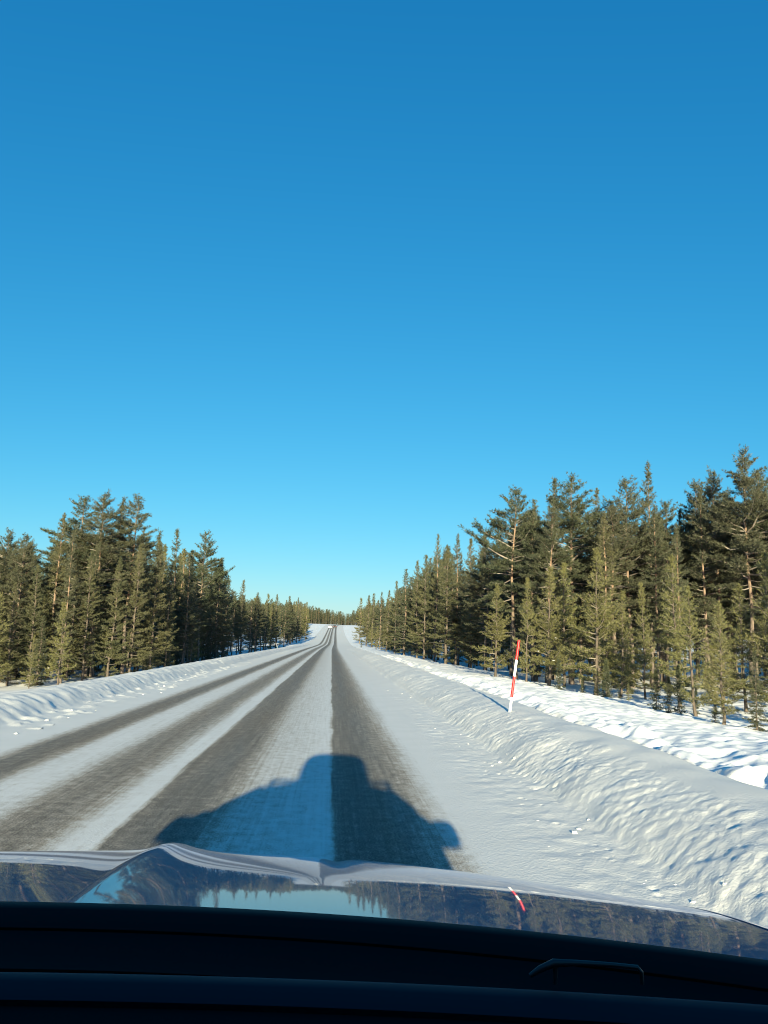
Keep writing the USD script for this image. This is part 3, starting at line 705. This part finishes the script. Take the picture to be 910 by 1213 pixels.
scatter(70, -1, 33, 75, 7, [(48, 'low among the sunlit trunks of the left-hand forest'), (999, 'low among the shaded trunks of the left-hand forest')], 'undergrowth of the left forest', [Y_ + c for c in 'abcd'] + [S_ + 'a', S_ + 'b'], (2.2, 5.0), 1.0)
scatter(46, 1, 44, 150, 5, [(80, 'low at the foot of the near right-hand row'), (999, 'low at the foot of the far right-hand row')], 'undergrowth of the right row', [Y_ + c for c in 'abcd'] + [S_ + 'a'], (2.4, 5.5), 1.0)
# the mass of forest behind: one scatter of lighter trees
fkeys = []
forest = UsdGeom.PointInstancer.Define(stage, '/World/forest')
protos = []
for i in range(4):
    t, b, n, _ = make_tree('mid' if i % 2 else 'tall', 10.0, 500 + i, .4)
    pth = f'/World/forest/prototypes/pine{"_" + str(i).zfill(3) if i else ""}'
    UsdGeom.Xform.Define(stage, pth)
    usdkit.mesh(stage, pth + '/trunk', t, BARK_PINE, smooth=True)
    usdkit.mesh(stage, pth + '/crown', n, NEEDLE_TALL)
    protos.append(pth)
forest.CreatePrototypesRel().SetTargets(protos)
pos, ids, scl, ori = [], [], [], []
def add_forest(x, y, h):
    pos.append((x, y, float(base_height(x, y)) - .05)); ids.append(int(trng.integers(4)))
    s = h / 10.0; w = s * trng.uniform(.9, 1.2); scl.append((w, w, s))
    a = trng.random() * math.pi; ori.append((math.cos(a), 0, 0, math.sin(a)))
for k in range(170):      # the wood to the left of the clearing beside the car
    x, y = -24 - 25 * trng.random(), 2 + 36 * trng.random()
    if k < 40: x, y = -20.5 - 4 * trng.random(), 1 + 22 * trng.random()
    add_forest(x, y, trng.uniform(9, 13))
for k in range(1700):
    side = -1 if trng.random() < .5 else 1
    y = (38 if side < 0 else 34) + 500 * trng.random() ** 1.6
    off = (7.5 if y > 60 else 12 if side < 0 else 15) + (30 + .12 * y) * trng.random()
    x = (treeline_left(y) - off if side < 0 else treeline_right(y) + off) + float(ROADX(y))
    h = capped(x, y, trng.uniform(8, 12))
    if h > 2.5:
        add_forest(x, y, h)
for k in range(1500):     # the wood closing the view beyond the crest
    y = 565 + 130 * trng.random() ** 1.5
    x = -75 + 160 * trng.random()
    if abs(x - float(ROADX(y)) + 1.5) < 7.5:
        continue
    h = capped(x, y, trng.uniform(11, 16))
    if h > 3:
        add_forest(x, y, h)
forest.CreatePositionsAttr(Vt.Vec3fArray([Gf.Vec3f(*p) for p in pos]))
forest.CreateProtoIndicesAttr(Vt.IntArray(ids))
forest.CreateScalesAttr(Vt.Vec3fArray([Gf.Vec3f(*map(float, p)) for p in scl]))
forest.CreateOrientationsAttr(Vt.QuathArray([Gf.Quath(float(a), float(b), float(c), float(d)) for a, b, c, d in ori]))
tag(forest.GetPrim(), 'dense mass of pine forest behind the front trees and beyond the hill crest', 'forest', kind='stuff')

# ------------------------------------------------------------------ snow pole
def snow_pole(base, top, label):
    base, top = np.array(base), np.array(top)
    p = xform('snow_pole', base)
    v = top - base
    L = np.linalg.norm(v); u = v / L
    RED = plain('pole_red', (0.62, 0.02, 0.022), 0.35); WHITE = plain('pole_white', (0.82, 0.82, 0.82), 0.35)
    cuts = [(-.25, .205, WHITE, 'white_band'), (.205, .485, RED, 'red_band'), (.485, .72, WHITE, 'white_band'), (.72, .985, RED, 'red_band')]
    for a, b, mt, nm in cuts:
        obj(nm, tube([u * L * a, u * L * b], [.0212, .0212], 16), mt, p, smooth=40)
    obj('cap', tube([u * L * .985, u * L * .995, u * L], [.0212, .019, .008], 16), RED, p, smooth=40)
    obj('collar', tube([u * L * .478, u * L * .492], [.0235, .0235], 16), plain('pole_collar', (.5, .03, .03), .4), p, smooth=40)
    tag(p, label, 'snow pole')
b0 = at_depth(604, 838, 12.3); b0[2] = float(H(b0[0], b0[1]))
t0 = at_depth(615, 758, 12.3)
snow_pole(b0, t0, 'red and white banded snow pole leaning in the ploughed bank right of the road')

# thin things by the far road
s0 = at_depth(331, 772, 130); s1 = at_depth(325, 762, 130)
g = float(H(s0[0], 130))
p = xform('dead_stem', (s0[0], 130, g))
obj('trunk', tube([(0, 0, -.2), (-.35, 0, .7), (-.8, 0, 1.5)], [.045, .04, .02], 6), plain('pale_wood', (.32, .29, .25), .8), p)
obj('stub', tube([(-.4, 0, .8), (-.2, 0, 1.15)], [.018, .01], 5), plain('pale_stub', (.42, .39, .35), .8), p)
tag(p, 'pale dead stem leaning out of the snow below the far left trees', 'dead tree')
for px, d, hgt, lab in ((428, 150, 1.35, 'thin dark sapling sticking out of the far right verge'),):
    q = at_depth(px, 768, d)
    plant('spruce_c', q[0], d, hgt, lab)

# ------------------------------------------------------------------ far cars
def far_car(x, y, facing, paint, label, van=False):
    p = xform('far_car', (x, y, float(base_height(x, y)) + .01), 0 if facing > 0 else 180)
    GL = plain('far_car_glass', (.02, .025, .03), .15); TY = plain('far_car_tyre', (.02, .02, .02), .8)
    prof = np.array([(-2.1, .3), (-2.15, .75), (-2.0, 1.0), (1.0, 1.0), (2.0, .85), (2.15, .6), (2.1, .3)])
    cabin = np.array([(-1.95, 1.0), (-1.6, 1.48), (.0, 1.5), (.95, 1.0)])
    from shapely.geometry import Polygon
    def ext(poly, w):
        e = trimesh.creation.extrude_polygon(Polygon(poly), w, engine='earcut')
        v = e.vertices.copy(); e.vertices = np.column_stack([v[:, 2] - w / 2, v[:, 0], v[:, 1]]); e.invert()
        return e
    obj('body', ext(prof, 1.76), paint, p)
    obj('roof', rbox(1.36, 1.7, .06, .025, (0, -.8, 1.5)), paint, p)
    obj('window', ext(cabin * [1, .985] + [0, .004], 1.5), GL, p)
    for sx in (-1, 1):
        for yy in (-1.3, 1.35):
            obj('wheel', tube([(sx * .70, yy, .32), (sx * .90, yy, .32)], [.32, .32], 18), TY, p, smooth=40)
        obj('headlight', rbox(.34, .06, .14, .02, (sx * .62, 2.1, .72)), plain('lamp_clear', (.8, .8, .8), .1), p)
        obj('tail_light', rbox(.2, .06, .3, .02, (sx * .74, -2.13, .82)), plain('lamp_red', (.4, .02, .02), .2), p)
    tag(p, label, 'car')
far_car(-2.9 + float(ROADX(425)), 425, -1, plain('white_paint', (.8, .8, .8), .3), 'tiny white car coming down the far hill in the left lane')
far_car(-.35 + float(ROADX(430)), 430, 1, plain('dark_paint', (.03, .032, .036), .3), 'tiny dark car driving away up the far hill in the right lane')

# ------------------------------------------------------------------ the car one sits in
CX = -0.33
PAINT = usdkit.material(stage, '/World/Looks/car_paint', {
    'p': ('principled_bsdf', {'base_color': (0.009, 0.115, 0.195), 'metallic': 0.0, 'roughness': 0.5, 'specular_ior_level': 0.2, 'coat_weight': 1.0, 'coat_roughness': 0.03, 'coat_ior': 1.37}),
    }, surface='p.BSDF')
DASH = usdkit.material(stage, '/World/Looks/dashboard_plastic', {
    'tc': ('texture_coordinate', {}), 'n': ('noise_texture', {'scale': 900.0, 'detail': 2.0}), 'b': ('bump', {'strength': .25, 'distance': .0006}),
    'p': ('principled_bsdf', {'base_color': (0.0035, 0.004, 0.006), 'roughness': 0.8, 'specular_ior_level': .08})},
    [('tc.object', 'n.vector'), ('n.fac', 'b.height'), ('b.normal', 'p.normal')], surface='p.BSDF')
DASH_LIP = plain('dashboard_trim', (0.009, 0.011, 0.021), .7, specular_ior_level=.15)
COWL = plain('cowl_plastic', (0.002, 0.0022, 0.004), .7, specular_ior_level=.15)
BLACK = plain('black_plastic', (0.012, 0.012, 0.013), .5)
TINT = plain('tinted_glass', (0.004, 0.004, 0.005), .05)
RUBBER = plain('tyre_rubber', (0.018, 0.018, 0.018), .8)
ALLOY = plain('wheel_alloy', (.45, .45, .46), .3, metallic=.9)
car = xform('passenger_car', (CX, 0, 0))

# bonnet: centre-line slope by station, crowned across, with a centre ridge and two flanking grooves
zs = np.array([.70, 1.12, 1.31, 1.55, 1.75, 1.85, 1.93, 1.97])
sl = np.array([.123, .123, .146, .20, .27, .45, 1.0, 2.5])
yy = np.linspace(.66, 1.975, 150)
slope = np.interp(yy, zs, sl)
hc = 1.056 + np.concatenate([[0], -np.cumsum((slope[1:] + slope[:-1]) / 2 * np.diff(yy))])
hc -= np.interp(1.12, yy, hc) - 1.077
def dash_edge(x):  return -.15 * (np.abs(x) / .8) ** 2.1
def bonnet_sheet(xx):
  XX, YY = np.meshgrid(xx, yy)
  y_a, y_b = .89 + dash_edge(XX), 1.975 - .40 * (np.abs(XX) / .9) ** 3     # from the windscreen's foot to a nose that curves back
  Yw = y_a + (YY - .66) / 1.315 * (y_b - y_a)
  ST = Yw + (1.975 - y_b) * smooth01((Yw - .85) / (y_b - .85))
  cross = -.055 * np.maximum(0, (np.abs(XX) - .87) / .075) ** 2
  ridge = .019 * np.exp(-(np.abs(XX - .03) / .055) ** 1.1) * (.35 + .65 * smooth01((ST - .9) / .7)) * (1 - smooth01((ST - 1.86) / .1))
  groove = -.007 * np.exp(-((np.abs(XX) - .36) / .022) ** 2) * smooth01((ST - 1.30) / .35)
  Z = np.interp(ST, yy, hc) + cross + ridge + groove
  return np.stack([XX, Yw, Z], -1)
obj('bonnet', sheet(bonnet_sheet(np.linspace(-.862, .862, 241)), .012), PAINT, car, smooth=50)
for s_ in (1, -1):
    obj('wing', sheet(bonnet_sheet(np.linspace(.869, .95, 13) if s_ > 0 else np.linspace(-.95, -.869, 13)), .012), PAINT, car, smooth=50)
# dashboard: matt black deck under the windscreen, a trim lip, the padded top
xd = np.linspace(-.86, .86, 61)
def band(rows, k=1.0):
    """rows: (y, z) pairs from the windscreen back; the whole follows the curve of the windscreen's foot."""
    return np.array([[(x, y + dash_edge(x) * k, z) for x in xd] for y, z in rows])[::-1]
obj('cowl', sheet(band([(.93, 1.085), (.918, 1.122), (.905, 1.131), (.885, 1.131), (.868, 1.118)]), .01), COWL, car, smooth=50)
obj('defroster_deck', sheet(band([(.866, 1.116), (.83, 1.108), (.80, 1.106)]), .01), DASH, car, smooth=50)
obj('vent_slot', sheet(np.array([[(x, y + dash_edge(x) * k, z) for x in xd] for y, z, k in ((.798, 1.104, 1.0), (.77, 1.098, .7), (.745, 1.105, .45))])[::-1], .01), DASH, car, smooth=50)
obj('trim_strip', sheet(band([(.744, 1.110), (.740, 1.124), (.732, 1.130), (.716, 1.130), (.700, 1.122)], .45), .01), DASH_LIP, car, smooth=50)
obj('dashboard', sheet(band([(.698, 1.118), (.66, 1.112), (.58, 1.10), (.48, 1.06), (.42, .97), (.38, .85), (.40, .70)], .45), .01), DASH, car, smooth=50)

# cabin shell
def section(y, top, half_belt, half_roof, belt=1.0):
    a = np.linspace(0, 1, 13)
    left = [(half_belt, belt), (half_belt - .03, belt + .1 * (top - belt))]
    pts = []
    for t in np.linspace(0, 1, 9):     # side glass, leaning in
        pts.append((half_belt + (half_roof - half_belt) * t ** 1.8, belt + (top - .07 - belt) * t))
    for t in np.linspace(.1, 1, 8):    # roof
        pts.append((half_roof * (1 - t ** 1.6) if False else half_roof * math.cos(t * math.pi / 2) ** .8 if t < 1 else 0.0, top - .07 + .07 * math.sin(t * math.pi / 2)))
    return [(x, y, z) for x, z in pts]
stations = [(-2.62, 1.16, .86, .74), (-2.45, 1.38, .88, .68), (-2.2, 1.52, .90, .64), (-1.6, 1.585, .91, .60), (-.9, 1.60, .91, .59), (-.35, 1.59, .91, .59), (-.05, 1.545, .90, .58)]
sec = np.array([section(*s) for s in stations])
mir = lambda A: A[:, ::-1] * np.array([-1, 1, 1])
roof_r = sec[:, 8:]
roof = np.concatenate([roof_r, mir(roof_r)[:, 1:]], 1)
obj('roof', sheet(roof[::-1], .02), PAINT, car, smooth=50)
for s in (1, -1):
    g_ = sec[:, :9] if s > 0 else mir(sec[:, :9])
    obj('side_window', sheet(g_[::-1], .008), TINT, car, smooth=50)
    # the front side window runs forward to the windscreen pillar
    pz = sec[-1, :9, 2]
    py = np.interp(pz, [1.0, 1.03, 1.25, 1.49], [.62, .60, .33, -.03]); px_ = np.interp(pz, [1.0, 1.03, 1.25, 1.49], [.885, .88, .80, .61])
    fw = np.stack([sec[-1, :9] + [0, .004, 0], np.stack([px_, np.maximum(py, -.02), pz], -1)], 0)
    fw = fw if s > 0 else fw[:, ::-1] * np.array([-1, 1, 1])
    obj('side_window', sheet(fw[::-1], .008), TINT, car, smooth=50)
rear = sec[0]
rear_full = np.concatenate([rear, (rear[::-1] * np.array([-1, 1, 1]))[1:]], 0)
bottom = rear_full * np.array([1, 1, 0]) + np.array([0, -.06, .98])
obj('rear_window', sheet(np.stack([bottom, rear_full - np.array([0, .004, 0])]), .01), TINT, car)
# lower body: sides with wheel arches, nose, tail, floor
from shapely.geometry import Polygon, Point
prof = Polygon([(-2.74, .30), (-2.72, .9), (-2.64, 1.0), (.2, 1.0), (.70, 1.02), (1.3, .93), (1.60, .84), (1.74, .72), (1.78, .45), (1.72, .25), (-2.6, .25)])
for wy in (1.02, -1.75):
    prof = prof.difference(Point(wy, .34).buffer(.40, 24))
side = trimesh.creation.extrude_polygon(prof, .05, engine='earcut')
for s in (1, -1):
    v = side.vertices
    m_ = trimesh.Trimesh(np.column_stack([s * (.895 + v[:, 2]), v[:, 0], v[:, 1] - .004]), side.faces if s < 0 else side.faces[:, ::-1], process=False)
    obj('side_panel', m_, PAINT, car)
nose_y = lambda x: 1.975 - .40 * (np.abs(x) / .9) ** 3
xs_ = np.linspace(-.94, .94, 41)
nz = np.array([.80, .72, .62, .5, .38, .27])
no = np.array([-.012, .025, .04, .045, .03, -.03])
obj('bumper', sheet(np.array([[(x, nose_y(x) + o, z - .1 * 0) for x in xs_] for z, o in zip(nz, no)])[:, ::-1], .02), PAINT, car, smooth=50)
obj('grille', sheet(np.array([[(x, nose_y(x) + o + .012, z) for x in np.linspace(-.5, .5, 21)] for z, o in ((.70, .03), (.62, .045), (.50, .05))])[:, ::-1], .01), BLACK, car, smooth=50)
for s in (1, -1):
    hl = np.linspace(.55, .84, 9) * s
    obj('headlight', sheet(np.array([[(x, nose_y(x) + o + .012, z) for x in hl] for z, o in ((.78, .0), (.72, .03), (.64, .045))])[:, ::(-1 if s > 0 else 1)], .01), plain('headlight_glass', (.6, .62, .65), .05), car, smooth=50)
obj('tailgate', rbox(1.74, .06, .72, .025, (0, -2.70, .62)), PAINT, car, smooth=40)
obj('floor_panel', rbox(1.70, 4.2, .05, .02, (0, -.6, .28)), BLACK, car)
for s in (1, -1):
    obj('pillar', tube([(s * .88, .60, 1.03), (s * .80, .33, 1.25), (s * .61, -.03, 1.47)], [.035, .032, .035], 8), PAINT, car, smooth=50)
    for wy in (1.02, -1.75):
        w = obj('wheel', tube([(s * .66, wy, .335), (s * .67, wy, .335), (s * .88, wy, .335), (s * .89, wy, .335)], [.28, .335, .335, .28], 32), RUBBER, car, smooth=40)
        obj('rim', tube([(s * .875, wy, .335), (s * .898, wy, .335)], [.22, .20], 24), ALLOY, w, smooth=40)
    mm = rbox(.20, .15, .16, .06, (s * .995, .36, 1.09), 5)
    mr = obj('mirror', mm, PAINT, car, smooth=50)
    obj('mirror_glass', rbox(.16, .012, .115, .005, (s * .995, .283, 1.09)), plain('mirror_silver', (.8, .8, .8), .02, metallic=1.0), mr)
    obj('mirror_arm', tube([(s * .86, .40, 1.02), (s * .95, .38, 1.05)], [.04, .04], 8), BLACK, mr, smooth=50)
    obj('roof_rail', tube([(s * .56, -2.0, 1.55), (s * .575, -1.8, 1.615), (s * .58, -.7, 1.625), (s * .57, -.45, 1.56)], [.016] * 4, 8), BLACK, car, smooth=50)
tag(car, 'dark blue car seen from its front seat, glossy bonnet and black dashboard', 'car')

# roof box carried on two bars
box = xform('roof_box', (CX, 0, 0))
ph, th = np.meshgrid(np.linspace(0, 2 * np.pi, 49), np.linspace(-np.pi / 2, np.pi / 2, 25))
sp = lambda c, e: np.sign(c) * np.abs(c) ** e
bx = np.stack([.36 * sp(np.cos(th), .52) * sp(np.cos(ph), .45), -1.15 + .92 * sp(np.cos(th), .35) * sp(np.sin(ph), .45), 1.835 + .175 * sp(np.sin(th), .62)], -1)
obj('lid', trimesh.Trimesh(bx.reshape(-1, 3), grid_faces(25, 49), process=False), plain('roof_box_black', (.015, .015, .016), .25), box, smooth=60)
for yb in (-1.65, -.75):
    br = obj('crossbar', rbox(1.20, .06, .028, .012, (0, yb, 1.69)), BLACK, box)
    for s in (1, -1):
        obj('foot', rbox(.05, .08, .05, .012, (s * .575, yb, 1.66)), BLACK, br)
tag(box, 'black roof box on crossbars, its rounded shadow on the road ahead', 'roof box')

# ticket clip on the dashboard
CL = plain('clip_plastic', (.008, .009, .012), .4)
def on_plane(px, py, d):
    q = at_depth(px, py, d); return q
pts_px = [(628, 1156), (640, 1148), (656, 1141), (690, 1141), (725, 1143), (755, 1146), (760, 1152), (761, 1166)]
P3 = [on_plane(a, b, .71) for a, b in pts_px]
base = np.array([P3[3][0], .71, 1.0])
clip = xform('ticket_clip', base)
obj('frame', tube([p - base for p in P3], [.002, .003, .0036, .0024, .002, .002, .002, .0018], 8), CL, clip, smooth=60)
obj('leg', tube([on_plane(658, 1142, .71) - base, on_plane(658, 1166, .71) - base], [.0022, .0018], 8), CL, clip, smooth=60)
tag(clip, 'thin dark bracket-shaped clip standing on the dashboard in front of the bonnet', 'clip')
